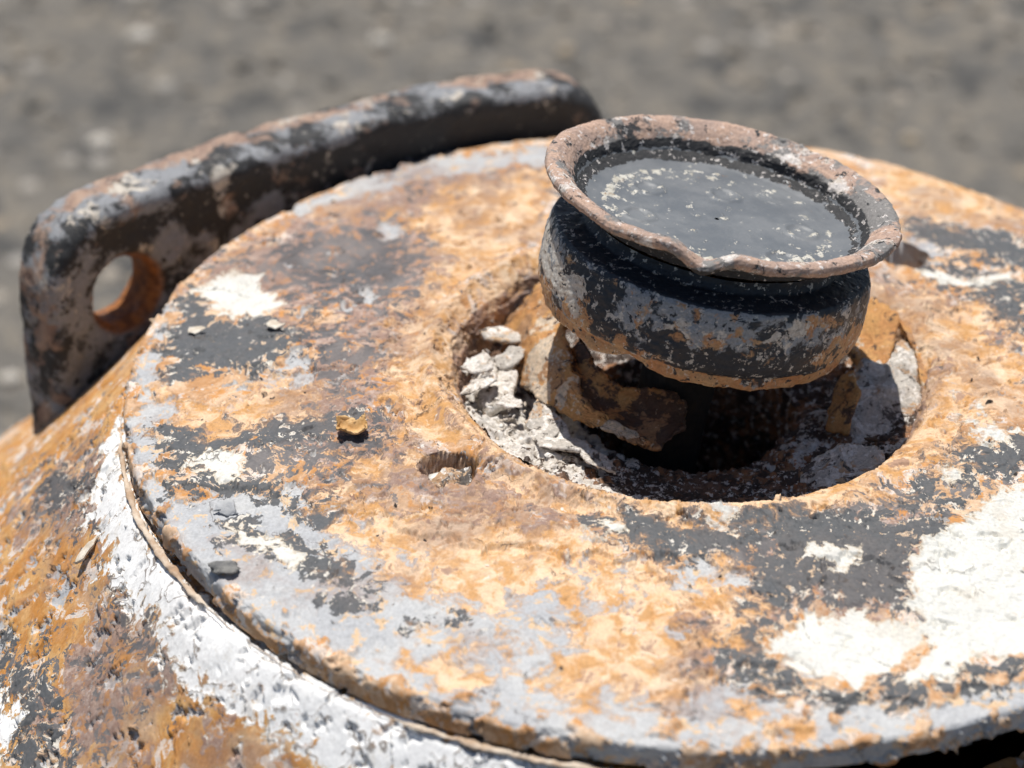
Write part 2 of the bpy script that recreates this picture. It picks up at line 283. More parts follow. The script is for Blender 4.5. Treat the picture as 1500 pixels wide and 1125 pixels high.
PLATE_PATCHES={'W':[[(-0.935,0.2),(-0.903,0.253),(-0.864,0.269),(-0.816,0.262),(-0.8,0.193),(-0.759,0.139),(-0.792,0.096),(-0.837,0.097),(-0.887,0.136)],[(0.592,-0.282),(0.497,-0.355),(0.477,-0.408),(0.391,-0.486),(0.375,-0.558),(0.369,-0.64),(0.379,-0.671),(0.331,-0.686),(0.279,-0.671),(0.242,-0.699),(0.205,-0.684),(0.184,-0.722),(0.148,-0.758),(0.149,-0.788),(0.2,-0.825),(0.282,-0.847),(0.318,-0.816),(0.369,-0.822),(0.411,-0.801),(0.464,-0.755),(0.56,-0.723)],[(-0.842,-0.386),(-0.794,-0.344),(-0.745,-0.355),(-0.713,-0.403),(-0.755,-0.422),(-0.818,-0.398)],[(-0.733,-0.54),(-0.648,-0.575),(-0.584,-0.624),(-0.603,-0.642),(-0.691,-0.583)],[(-0.21,-0.537),(-0.157,-0.52),(-0.121,-0.555),(-0.152,-0.583),(-0.207,-0.58)],[(0.402,0.389),(0.467,0.395),(0.518,0.369),(0.546,0.41),(0.613,0.435),(0.576,0.376),(0.516,0.346),(0.453,0.372)],[(0.439,0.034),(0.483,-0.002),(0.517,-0.116),(0.572,-0.166),(0.506,-0.205),(0.46,-0.085)],[(0.432,-0.296),(0.468,-0.269),(0.477,-0.316),(0.442,-0.336)],[(0.216,-0.523),(0.292,-0.521),(0.264,-0.576),(0.216,-0.557)],[(-0.124,-0.512),(-0.092,-0.5),(-0.085,-0.526),(-0.111,-0.537)],[(0.038,-0.441),(0.105,-0.45),(0.073,-0.508),(0.045,-0.485)]],
'D':[[(-0.967,0.162),(-0.934,0.192),(-0.836,0.09),(-0.763,0.075),(-0.7,0.001),(-0.716,-0.047),(-0.78,-0.102),(-0.855,-0.1),(-0.907,-0.143),(-0.932,-0.13),(-0.925,-0.063),(-0.959,0.01),(-0.95,0.084)],[(-0.924,-0.264),(-0.82,-0.273),(-0.682,-0.244),(-0.52,-0.221),(-0.537,-0.263),(-0.645,-0.325),(-0.737,-0.335),(-0.793,-0.406),(-0.852,-0.401),(-0.905,-0.321)],[(-0.852,-0.429),(-0.795,-0.398),(-0.696,-0.431),(-0.571,-0.494),(-0.574,-0.547),(-0.663,-0.486),(-0.751,-0.444),(-0.791,-0.477),(-0.84,-0.462)],[(-0.747,-0.522),(-0.63,-0.548),(-0.602,-0.582),(-0.495,-0.63),(-0.486,-0.654),(-0.508,-0.693),(-0.453,-0.696),(-0.489,-0.746),(-0.545,-0.729),(-0.542,-0.681),(-0.639,-0.626),(-0.713,-0.584)],[(-0.182,-0.482),(0.005,-0.445),(0.171,-0.405),(0.272,-0.371),(0.26,-0.455),(0.15,-0.524),(0.064,-0.569),(-0.032,-0.605),(-0.11,-0.554)],[(0.068,-0.699),(0.131,-0.675),(0.143,-0.751),(0.133,-0.797),(0.205,-0.846),(0.287,-0.857),(0.276,-0.886),(0.165,-0.873),(0.072,-0.834)],[(0.15,-0.507),(0.216,-0.426),(0.382,-0.435),(0.451,-0.368),(0.425,-0.463),(0.379,-0.506),(0.369,-0.656),(0.268,-0.664),(0.226,-0.646),(0.173,-0.685),(0.12,-0.676)],[(0.52,0.403),(0.624,0.403),(0.629,0.164),(0.546,0.219)],[(0.448,-0.214),(0.543,-0.173),(0.602,-0.16),(0.592,-0.282),(0.454,-0.32)],[(0.386,0.632),(0.508,0.631),(0.64,0.59),(0.653,0.441),(0.553,0.501),(0.409,0.54)],[(-0.4,-0.773),(-0.362,-0.737),(-0.32,-0.734),(-0.338,-0.763)],[(0.386,-0.324),(0.431,-0.315),(0.423,-0.383),(0.371,-0.41)],[(0.287,-0.849),(0.328,-0.815),(0.41,-0.816),(0.474,-0.761),(0.559,-0.734),(0.556,-0.769),(0.451,-0.817),(0.327,-0.872)],[(-0.082,0.464),(-0.017,0.503),(-0.028,0.44)]],
'G':[[(-0.98,0.163),(-0.987,-0.036),(-0.972,-0.194),(-0.951,-0.299),(-0.9,-0.447),(-0.836,-0.557),(-0.737,-0.685),(-0.611,-0.785),(-0.472,-0.86),(-0.329,-0.929),(-0.172,-0.977),(0.008,-0.994),(0.013,-0.869),(0.016,-0.72),(-0.031,-0.613),(-0.142,-0.574),(-0.293,-0.586),(-0.408,-0.541),(-0.538,-0.493),(-0.611,-0.458),(-0.739,-0.444),(-0.829,-0.458),(-0.881,-0.322),(-0.891,-0.219),(-0.922,-0.131),(-0.94,0.009)],[(-0.052,-0.628),(0.033,-0.609),(0.108,-0.593),(0.132,-0.619),(0.068,-0.683),(-0.027,-0.701)],[(0.022,-0.847),(0.154,-0.838),(0.17,-0.893),(0.166,-0.976),(0.018,-0.986),(0.009,-0.912)],[(0.166,-0.915),(0.327,-0.872),(0.451,-0.817),(0.556,-0.769),(0.55,-0.859),(0.325,-0.956),(0.177,-0.996)],[(-0.78,-0.102),(-0.698,-0.011),(-0.664,-0.138),(-0.744,-0.169),(-0.843,-0.161)],[(0.205,-0.542),(0.345,-0.562),(0.322,-0.632),(0.258,-0.617)],[(0.383,0.55),(0.507,0.615),(0.521,0.523),(0.417,0.43)],[(-0.157,-0.914),(-0.017,-0.887),(0.009,-1.016),(-0.131,-0.995)],[(-0.846,0.54),(-0.732,0.692),(-0.537,0.825),(-0.329,0.889),(-0.231,0.926),(-0.237,0.806),(-0.456,0.728),(-0.639,0.627),(-0.776,0.53)],[(-0.637,0.162),(-0.594,0.17),(-0.588,0.129),(-0.625,0.124)],[(-0.611,0.478),(-0.565,0.488),(-0.56,0.447),(-0.599,0.438)]],
'X':[[(0.135,-0.773),(0.205,-0.812),(0.277,-0.841),(0.292,-0.87),(0.205,-0.843),(0.131,-0.805)],[(0.282,-0.843),(0.329,-0.802),(0.377,-0.74),(0.388,-0.708),(0.401,-0.736),(0.338,-0.827),(0.292,-0.87)]],
'S':[[(-0.935,0.297),(-0.787,0.436),(-0.625,0.526),(-0.487,0.512),(-0.461,0.178),(-0.564,0.099),(-0.682,0.125),(-0.781,0.178)],[(-0.759,0.05),(-0.678,0.098),(-0.551,0.001),(-0.473,-0.219),(-0.567,-0.222),(-0.677,-0.137)],[(-0.242,0.477),(-0.185,0.87),(-0.453,0.699)],[(0.353,0.45),(0.505,0.582),(0.661,0.533),(0.617,0.018),(0.525,0.089),(0.487,0.283),(0.386,0.314)],[(-0.911,-0.24),(-0.686,-0.224),(-0.473,-0.219),(-0.487,-0.455),(-0.642,-0.477),(-0.79,-0.421),(-0.876,-0.401)],[(-0.184,-0.455),(0.272,-0.343),(0.46,-0.19),(0.604,-0.139),(0.589,-0.321),(0.391,-0.486),(0.374,-0.655),(0.268,-0.688),(0.143,-0.736),(0.144,-0.84),(0.062,-0.835),(0.046,-0.653),(-0.042,-0.615),(-0.121,-0.555)],[(0.155,-0.852),(0.328,-0.829),(0.475,-0.746),(0.56,-0.723),(0.555,-0.791),(0.327,-0.886),(0.165,-0.88)],[(-0.649,0.698),(-0.449,0.664),(-0.52,0.559)]],
'O':[[(-0.798,-0.201),(-0.753,-0.154),(-0.646,-0.176),(-0.653,-0.244),(-0.783,-0.28)],[(-0.548,-0.502),(-0.44,-0.471),(-0.326,-0.484),(-0.1,-0.553),(-0.032,-0.605),(0.015,-0.688),(-0.142,-0.72),(-0.165,-0.694),(-0.301,-0.717),(-0.414,-0.668),(-0.489,-0.596)],[(-0.52,0.05),(-0.473,0.178),(-0.355,0.265),(-0.372,0.182),(-0.421,0.053),(-0.429,-0.088),(-0.414,-0.217),(-0.354,-0.335),(-0.265,-0.424),(-0.104,-0.474),(0.116,-0.431),(0.283,-0.351),(0.4,-0.243),(0.477,-0.103),(0.498,-0.141),(0.398,-0.302),(0.227,-0.424),(0.006,-0.48),(-0.16,-0.48),(-0.309,-0.436),(-0.411,-0.338),(-0.484,-0.22),(-0.514,-0.091)],[(-0.574,0.559),(-0.451,0.682),(-0.317,0.743),(-0.282,0.474),(-0.381,0.263),(-0.464,0.205),(-0.467,0.344),(-0.531,0.432)],[(-0.152,-0.721),(-0.027,-0.693),(0.06,-0.776),(0.023,-0.882),(-0.138,-0.906),(-0.154,-0.828)],[(0.321,0.273),(0.412,0.306),(0.525,0.293),(0.536,0.166),(0.599,0.107),(0.552,-0.043),(0.466,-0.083),(0.401,0.062),(0.332,0.222)],[(0.367,0.841),(0.455,0.902),(0.657,0.792),(0.674,0.666),(0.508,0.631),(0.375,0.68)],[(-0.918,-0.153),(-0.847,-0.2),(-0.794,-0.222),(-0.796,-0.273),(-0.877,-0.23)],[(-0.343,-0.812),(-0.293,-0.793),(-0.283,-0.881),(-0.344,-0.885)],[(0.135,-0.912),(0.166,-0.915),(0.166,-0.97),(0.127,-0.968)],[(0.024,-0.656),(0.077,-0.633),(0.099,-0.679),(0.037,-0.718)],[(-0.563,-0.402),(-0.454,-0.36),(-0.489,-0.437)]],
'M':[[(-0.461,-0.398),(-0.33,-0.447),(-0.192,-0.491),(-0.143,-0.557),(-0.251,-0.566),(-0.388,-0.523)],[(0.005,-0.706),(0.078,-0.682),(0.112,-0.785),(0.063,-0.863),(0.01,-0.812)],[(-0.654,0.734),(-0.461,0.773),(-0.323,0.818),(-0.311,0.671),(-0.438,0.562),(-0.345,0.439),(-0.412,0.318),(-0.508,0.463),(-0.616,0.462)],[(0.423,0.838),(0.547,0.801),(0.646,0.657),(0.509,0.648)],[(0.334,0.275),(0.488,0.311),(0.525,0.089),(0.428,0.116)],[(-0.725,0.074),(-0.623,0.15),(-0.514,0.1),(-0.508,-0.135),(-0.459,-0.321),(-0.397,-0.451),(-0.487,-0.455),(-0.583,-0.42),(-0.636,-0.305),(-0.677,-0.137)],[(-0.336,-0.392),(-0.22,-0.421),(-0.17,-0.489),(-0.256,-0.514),(-0.337,-0.484)],[(0.118,-0.545),(0.194,-0.552),(0.247,-0.627),(0.184,-0.652),(0.13,-0.61)],[(0.016,-0.72),(0.079,-0.713),(0.102,-0.801),(0.02,-0.81)],[(-0.956,0.27),(-0.809,0.484),(-0.657,0.56),(-0.489,0.528),(-0.477,0.204),(-0.561,0.074),(-0.662,0.073),(-0.746,0.125)],[(-0.532,-0.136),(-0.46,-0.133),(-0.416,-0.299),(-0.336,-0.392),(-0.393,-0.487),(-0.492,-0.418)],[(-0.213,0.449),(-0.178,0.756),(-0.042,0.85)],[(0.095,-0.514),(0.205,-0.464),(0.37,-0.455),(0.365,-0.608),(0.258,-0.641),(0.141,-0.609)],[(-0.499,-0.679),(-0.366,-0.705),(-0.445,-0.757)],[(0.359,0.254),(0.457,0.197),(0.497,0.036),(0.402,0.086)]],
}
SHOULDER_PATCHES={'W':[[(-1.007,-0.128),(-0.966,-0.245),(-0.938,-0.344),(-0.882,-0.464),(-0.821,-0.559),(-0.746,-0.65),(-0.614,-0.767),(-0.472,-0.862),(-0.329,-0.929),(-0.172,-0.974),(-0.07,-0.992),(0.011,-1.006),(-0.266,-1.026),(-0.499,-0.972),(-0.57,-0.919),(-0.631,-0.874),(-0.691,-0.841),(-0.757,-0.782),(-0.814,-0.721),(-0.807,-0.698),(-0.859,-0.642),(-0.93,-0.558),(-0.964,-0.456),(-1.026,-0.326),(-1.026,-0.254),(-1.016,-0.186)],[(-1.177,-0.539),(-1.082,-0.634),(-1.066,-0.676),(-1.086,-0.696),(-1.083,-0.76),(-1.143,-0.718)],[(-0.607,-0.889),(-0.552,-0.894),(-0.506,-0.924),(-0.57,-0.919)]],
'G':[[(-0.8,-0.619),(-0.746,-0.65),(-0.615,-0.763),(-0.518,-0.838),(-0.561,-0.835),(-0.644,-0.787),(-0.733,-0.725)]],
'D':[[(-1.066,-0.566),(-1.025,-0.635),(-0.974,-0.811),(-1.055,-0.773),(-1.064,-0.655),(-1.129,-0.571),(-1.181,-0.474)],[(-1.174,-0.093),(-1.041,-0.238),(-1.026,-0.298),(-1.139,-0.225)],[(0.07,-0.991),(0.229,-0.965),(0.431,-0.899),(0.579,-0.822),(0.604,-0.885),(0.072,-1.017)]],  # last outline paints the shade below the plate overhang as a dark layer
'S':[[(-1.156,-0.467),(-1.01,-0.591),(-0.921,-0.834),(-1.083,-0.76)],[(-1.232,0.008),(-1.015,-0.236),(-0.977,-0.397),(-1.165,-0.23)],[(-0.971,-0.427),(-0.798,-0.621),(-0.73,-0.743),(-0.847,-0.732),(-0.98,-0.557)]],
'O':[],
'M':[[(-1.224,-0.069),(-1.046,-0.215),(-0.977,-0.397),(-1.127,-0.269)],[(-1.013,-0.632),(-0.895,-0.612),(-0.796,-0.756),(-0.875,-0.831),(-0.966,-0.791)],[(-0.673,-0.887),(-0.652,-0.878),(-0.624,-0.918)]],
}
ZG = -2.3                                           # ground level in plate radii
# ------------------------------------------------------------------ setting: ground with gravel
def ground_material():
    g = NG('weathered_asphalt'); p = g.coords(unit=1.)
    a = g.noise(p, 9, 6, .6); b = g.noise(p, 60, 6, .65); s = g.noise(p, 330, 3, .6)
    c = g.mix(g.ss(a, .35, .65), (.118, .112, .103), (.160, .147, .128))
    c = g.mix(g.ss(b, .48, .62), c, (.21, .185, .15))
    c = g.mix(g.ss(g.noise(g.vm('ADD', p, (4, 2, 0)), 30, 5, .6), .54, .64), c, (.075, .073, .07))
    vd = g.vor(p, 55); vc = g.vor(p, 55, out='Color')
    sep = g.nt.nodes.new('ShaderNodeSeparateColor'); g.nt.links.new(vc, sep.inputs[0])
    st = g.m('MULTIPLY', g.ss(vd, .42, .30), g.ss(sep.outputs[0], .72, .8))
    c = g.mix(st, c, g.mix(sep.outputs[1], (.30, .24, .17), (.34, .325, .30)))
    c = g.mul(c, g.ss(s, .25, .75, .75, 1.25))
    h = g.m('ADD', g.m('MULTIPLY', st, .003), g.m('MULTIPLY', b, .004))
    return g.finish(c, .92, h, scale=1., bump_only=True, spec=.2)
M_GROUND = ground_material()
E_ = 60.
ground = mesh_obj('ground', [(-E_, -E_, ZG*S), (E_, -E_, ZG*S), (E_, E_, ZG*S), (-E_, E_, ZG*S)], [(0, 1, 2, 3)], M_GROUND, unit=1.)
tag(ground, kind='structure')

def blob(subdiv, seed, amp=.3, squash=.7):
    bm = bmesh.new(); bmesh.ops.create_icosphere(bm, subdivisions=subdiv, radius=1.)
    v = np.array([x.co[:] for x in bm.verts]); f = np.array([[x.index for x in y.verts] for y in bm.faces]); bm.free()
    v = v*(1+amp*fbm(v, 1.3, 3, .55, seed))[:, None]; v[:, 2] *= squash
    return v, f
def simple_material(name, c1, c2, scale=20, rough=.85, unit=S, amp=.004):
    g = NG(name); p = g.coords(unit=unit); n = g.noise(p, scale, 7, .7)
    return g.finish(g.mix(g.ss(n, .35, .65), c1, c2), rough, g.m('MULTIPLY', n, amp), scale=S, bump_only=True)
M_PALE = simple_material('pale_limestone', (.42, .38, .32), (.62, .58, .52))
M_BUFF = simple_material('buff_stone', (.34, .27, .19), (.48, .40, .29))
PEB = [((-2.533, 6.229), .050, 1.3, 0, 'pale elongated pebble on the asphalt near the top left corner'),
       ((-1.463, 6.326), .050, 1.0, 0, 'pale round pebble on the asphalt above the bracket, left of centre'),
       ((-.639, 6.346), .040, 1.0, 1, 'buff pebble on the asphalt just above the right end of the bracket'),
       ((-2.462, 5.189), .045, 1.4, 0, 'pale pebble on the asphalt left of the bracket, above its rounded corner'),
       ((.855, 5.68), .036, 1.0, 1, 'buff pebble on the asphalt to the right of the cap'),
       ((-2.353, 3.376), .034, 1.2, 0, 'pale pebble on the asphalt at the left edge beside the bracket')]
for k, (xy, r, st, mt, lab) in enumerate(PEB):
    v, f = blob(2, 30+k); v = v*r*np.array([st, 1, 1])
    o = mesh_obj('pebble', v, f, (M_PALE, M_BUFF)[mt]); o.location = (xy[0]*S, xy[1]*S, (ZG+r*.35)*S); o.rotation_euler.z = k*1.3
    tag(o, lab, 'pebble', 'pebbles scattered on the asphalt')
def gravel():
    vv, ff, cc = [], [], []; n = 0
    shapes = [blob(1, 60+k, .35) for k in range(6)]
    rg = np.random.default_rng(5)
    for k in range(5200):
        x = rg.uniform(-6, 6); y = rg.uniform(.5, 10.5)
        if math.hypot(x, y) < 1.9: continue
        r = .008+.034*rg.random()**3.5
        v, f = shapes[k % 6]; a = rg.uniform(0, 6.28); ca, sa = math.cos(a), math.sin(a)
        w = v*r*np.array([1.2, .9, .8]); w = np.stack([w[:, 0]*ca-w[:, 1]*sa+x, w[:, 0]*sa+w[:, 1]*ca+y, w[:, 2]+ZG+r*.3], 1)
        vv.append(w); ff.append(f+n); n += len(v); cc.append(np.full(len(v), rg.random()))
    g = NG('loose_gravel'); t = g.attr('tone')
    c = g.mix(g.ss(t, .2, .8), (.12, .115, .105), (.23, .20, .16)); c = g.mix(g.ss(t, .95, .99), c, (.40, .36, .30))
    o = mesh_obj('gravel', np.concatenate(vv), np.concatenate(ff), g.finish(c, .9), attrs={'tone': np.concatenate(cc)})
    tag(o, 'fine buff and grey grit scattered over the asphalt', 'gravel', kind='stuff')
gravel()

# ------------------------------------------------------------------ the tank
tank = bpy.data.objects.new('metal_tank', None); COL.objects.link(tank); tank.location = (0, 0, ZG*S)
tank.empty_display_size = .1
tag(tank, 'burnt rusty metal tank with peeling grey and white paint, filler cap and carrying bracket', 'tank')
LIFT = (0, 0, -ZG*S)
def part(name, v, f, mat, parent=None, attrs=None, smooth=True, label=None):
    o = mesh_obj(name, v, f, mat, parent or tank, attrs, smooth)
    if parent is None: o.location = LIFT
    if label: o['label'] = label
    return o

M_PLATE = paint_rust_material('flaking_paint_on_rusty_plate', warm=-.026, dark=.012)
M_SHOULDER = paint_rust_material('flaking_paint_on_rusty_shoulder', warm=-.01, rag=1.45, dark=.010, orange=(.50, .22, .055), tan=(.62, .36, .145), peach=-.01, rough_h=.28, white=(.92, .91, .89), crack=.8)

def warped_angles(n, dense):
    """n angles round the circle, closer together inside the sector dense=(a,b) degrees"""
    t = np.linspace(0, 2*np.pi, 4000, endpoint=False); a, b = np.radians(dense)
    w = 1+2.2*((np.mod(t-a, 2*np.pi)) < (b-a)); c = np.cumsum(w); c /= c[-1]
    return np.interp(np.arange(n)/n, np.concatenate([[0], c]), np.concatenate([t, [2*np.pi]]))

HOLES = [(-.382, -.385, .046), (.395, .454, .050)]
def plate_z(r):
    z = .045*(1-(np.clip(r, .5, 1)**2-.25)/.75)
    z = z+.006*np.exp(-((r-.470)/.030)**2)
    return z
def build_plate():
    prof = [(.392, -.115), (.398, -.06), (.404, -.020), (.411, .006), (.420, .024), (.431, .037), (.444, .045)]
    prof += [(r, plate_z(np.array(r)).item()) for r in np.linspace(.458, .985, 60)]
    prof += [(.992, -.001), (.998, -.008), (1.0, -.018), (1.0, -.045), (.996, -.053), (.985, -.056), (.9, -.05)]
    prof = smooth_curve(prof, 310, 1)
    th = warped_angles(1400, (165, 395)); nu, nv = len(th), len(prof)
    r = np.repeat(prof[:, 0], nu); z = np.repeat(prof[:, 1], nu); t = np.tile(th, nv)
    u = np.stack([np.cos(t), np.sin(t), 0*t], 1)
    e = sstep(r, .93, 1.0); l = 1-sstep(r, .43, .50)
    # ragged rim and uneven lip
    edge = fbm(u, 2.5, 5, .6, 3)
    r2 = r + e*(.006*edge - .006*sstep(fbm(u, 9, 3, .5, 8), .28, .5)) + l*.010*fbm(u, 3, 4, .55, 4)
    x, y = r2*np.cos(t), r2*np.sin(t); q = np.stack([x, y, z*.5], 1)
    zz = z + .010*fbm(q, 2.2, 3, .5, 1) + .0030*fbm(q, 9, 3, .5, 2) + l*.006*fbm(q, 7, 3, .5, 6)
    zz += .012*np.exp(-((r-.56)/.03)**2)*sstep(np.cos(t-math.radians(165)), .3, 1)*fbm(q, 5, 3, .5, 14)   # crease left of the hole
    lf = sstep(np.cos(t-math.radians(205)), -.3, .6); zz += lf*(.009*np.exp(-((r-.460)/.014)**2)-.008*np.exp(-((r-.503)/.018)**2)*(1+.8*fbm(u, 4, 3, .5, 15)))      # pressed step round the opening
    zz -= e*.002*np.abs(fbm(u, 14, 3, .6, 9))
    for hx, hy, hr in HOLES:
        d = np.hypot(x-hx, y-hy)*(1+.45*fbm(q, 18, 4, .6, 12))
        zz -= (.036 if hx < 0 else .075)*(1-sstep(d, hr*.80, hr*1.02)); zz += .004*np.exp(-((d-hr*1.18)/.012)**2)
    v = np.stack([x, y, zz], 1); xy = v[:, :2]
    at = {k: poly_field(xy, PLATE_PATCHES[k]) for k in 'WDGOMS'}
    at['M'] = np.maximum(at['M'], np.where((z < .026) & (r < .43), .12, -.12))
    at['O'] = np.maximum(at['O'], np.where((r > .412) & (r < .465), .03, -.12))       # bare rust on the inner wall of the opening
    for hx, hy, hr in HOLES[:1]: at['O'] = np.maximum(at['O'], .02-np.abs(np.hypot(x-hx, y-hy)-hr*.7))
    X = poly_field(xy, PLATE_PATCHES['X'], .05); at['W'] = np.minimum(at['W'], -X*2.2); at['S'] = np.maximum(at['S'], X*2)      # scratch across the white patch
    o = part('top_plate', v, grid_faces(nu, nv), M_PLATE, attrs=at)
    return o, v, at
top_plate, PV, PA = build_plate()

def shoulder_profile(t, r):
    gap = sstep(np.mod(t, 2*np.pi), math.radians(258), math.radians(300))*(1-sstep(np.mod(t, 2*np.pi), math.radians(345), math.radians(359)))
    z = -.04-1.2*(r-1)+.3*(r-1)**2
    z = np.where(r < 1, -.062-.15*(1-r), z-.010*(1-sstep(r, 1.0, 1.02)))
    return z-.10*gap*(1-.5*sstep(r, 1.0, 1.4))
def build_shoulder():
    rr = np.concatenate([np.linspace(.93, 1.0, 10, endpoint=False), np.linspace(1.0, 1.5, 220), np.linspace(1.52, 1.72, 14)])
    th = warped_angles(1100, (170, 300)); nu = len(th)
    r = np.repeat(rr, nu); t = np.tile(th, len(rr)); z = shoulder_profile(t, r)
    q = np.stack([r*np.cos(t), r*np.sin(t), z], 1)
    d = .012*fbm(q, 2.5, 3, .5, 21) + .0035*fbm(q, 8, 3, .5, 22) + .001*fbm(q, 30, 3, .6, 23)
    d += .005*np.exp(-((r-1.035)/.03)**2)*(.5+fbm(q, 6, 4, .6, 24))*sstep(np.cos(t-math.radians(225)), .2, .9)      # filler heaped against the seam
    q = q + d[:, None]*np.stack([.75*np.cos(t), .75*np.sin(t), 0*t+.66], 1)
    at = {k: poly_field(q[:, :2], SHOULDER_PATCHES.get(k, [])) for k in 'WDGOMS'}
    # side wall below
    low = []
    for zz, rad in ((-.80, 1.76), (-.9, 1.78), (-2.25, 1.78), (-2.3, 1.76)):
        low.append(np.stack([rad*np.cos(th), rad*np.sin(th), 0*th+zz], 1))
    v = np.concatenate([q]+low); n = 4*nu
    at = {k: np.concatenate([a, np.full(n, -.12)]) for k, a in at.items()}
    part('shoulder', v, grid_faces(nu, len(rr)+4), M_SHOULDER, attrs=at, label='rusty sloping shoulder with white flaking paint along the seam')
build_shoulder()

# ---- seam bead between plate and shoulder
M_BEAD = simple_material('cracked_seam_filler', (.40, .26, .16), (.66, .56, .45), 14, amp=.006)
def seam_bead():
    t = np.radians(np.linspace(186, 284, 900)); k = 12; a = np.linspace(0, 2*np.pi, k, endpoint=False)
    u = np.stack([np.cos(t), np.sin(t), 0*t], 1)
    w = .0065*(1+1.0*fbm(u, 8, 4, .6, 31))*sstep(np.degrees(t), 186, 200)*(1-sstep(np.degrees(t), 268, 284))
    w *= sstep(fbm(u, 3.5, 4, .6, 33), -.12, .2)
    w = np.maximum(w, .0005)
    rad = 1.008+.006*fbm(u, 8, 3, .5, 32)
    R_ = rad[None]+w[None]*np.cos(a)[:, None]*1.25; Z_ = -.051+.75*w[None]*np.sin(a)[:, None]
    v = np.stack([R_*np.cos(t)[None], R_*np.sin(t)[None], Z_], -1).reshape(-1, 3)
    v += .0035*np.stack([fbm(v, 30, 2, .5, 35), fbm(v, 60, 2, .5, 36), fbm(v, 60, 2, .5, 37)], 1)
    f = grid_faces(len(t), k, closed=False); 
    wrap = np.stack([(k-1)*len(t)+np.arange(len(t)-1), (k-1)*len(t)+1+np.arange(len(t)-1), 1+np.arange(len(t)-1), np.arange(len(t)-1)], 1)
    part('seam_bead', v, np.concatenate([f, wrap]), M_BEAD)
seam_bead()

# ------------------------------------------------------------------ burnt surfaces: bracket, cap, well
def burnt_material(name, pal, scale=10., attr=True, rough=.7, bump=.008, fleck=.60, rust2=(.46, .22, .08), soft=0.):
    """pal: dark, grey, rust, pale; attributes K (dark), R (rust), L (pale) push the balance"""
    g = NG(name); p = g.coords()
    pw = g.vm('ADD', p, g.vm('SCALE', g.vm('SUBTRACT', g.noise(p, 9, 4, .6, color=True), (.5, .5, .5)), scale=.08))
    n = [g.noise(g.vm('ADD', pw, (k*3.1, k*1.7, k*2.3)), scale*(1, 1.3, 1.6, 2.6, 5)[k], 6, .66) for k in range(5)]
    fine = g.noise(p, 80, 4, .66); grain = g.noise(p, 220, 2, .65)
    A = lambda k: g.attr(k) if attr else 0.
    c = g.mix(g.ss(g.m('ADD', n[0], A('K')), .49-soft, .53+soft), pal[1], pal[0])
    c = g.mix(g.ss(g.m('ADD', n[1], A('R')), .55-soft, .60+soft), c, g.mix(g.ss(n[3], .4, .62), pal[2], rust2))
    c = g.mix(g.ss(g.m('ADD', n[2], A('L')), .575-soft, .595+soft), c, g.mix(g.ss(n[4], .4, .65), pal[3], (.44, .38, .31)))
    c = g.mix(g.ss(n[4], .595, .615), c, pal[0])
    c = g.mix(g.m('MULTIPLY', g.ss(g.noise(g.vm('ADD', p, (4, 1, 7)), 70, 5, .70), fleck, fleck+.03), .85), c, pal[3])
    c = g.mix(g.m('MULTIPLY', g.attr('H'), g.ss(n[3], .35, .5, .6, 1.)), c, g.mix(g.ss(n[4], .4, .6), (.15, .055, .02), (.36, .135, .035)))
    c = g.mul(c, g.ss(grain, .25, .75, .78, 1.2))
    h = g.m('ADD', g.m('MULTIPLY', g.m('SUBTRACT', fine, .5), bump), g.m('MULTIPLY', g.m('SUBTRACT', n[3], .5), bump*1.6))
    h = g.m('ADD', h, g.m('MULTIPLY', g.m('SUBTRACT', grain, .5), .002))
    return g.finish(c, g.ss(n[0], .3, .7, rough+.12, rough-.1), h, spec=.35)
M_BRACKET = burnt_material('scorched_bracket', ((.032, .032, .033), (.25, .255, .265), (.25, .165, .125), (.54, .49, .42)), 9., fleck=.64, rust2=(.38, .26, .19), soft=.022)

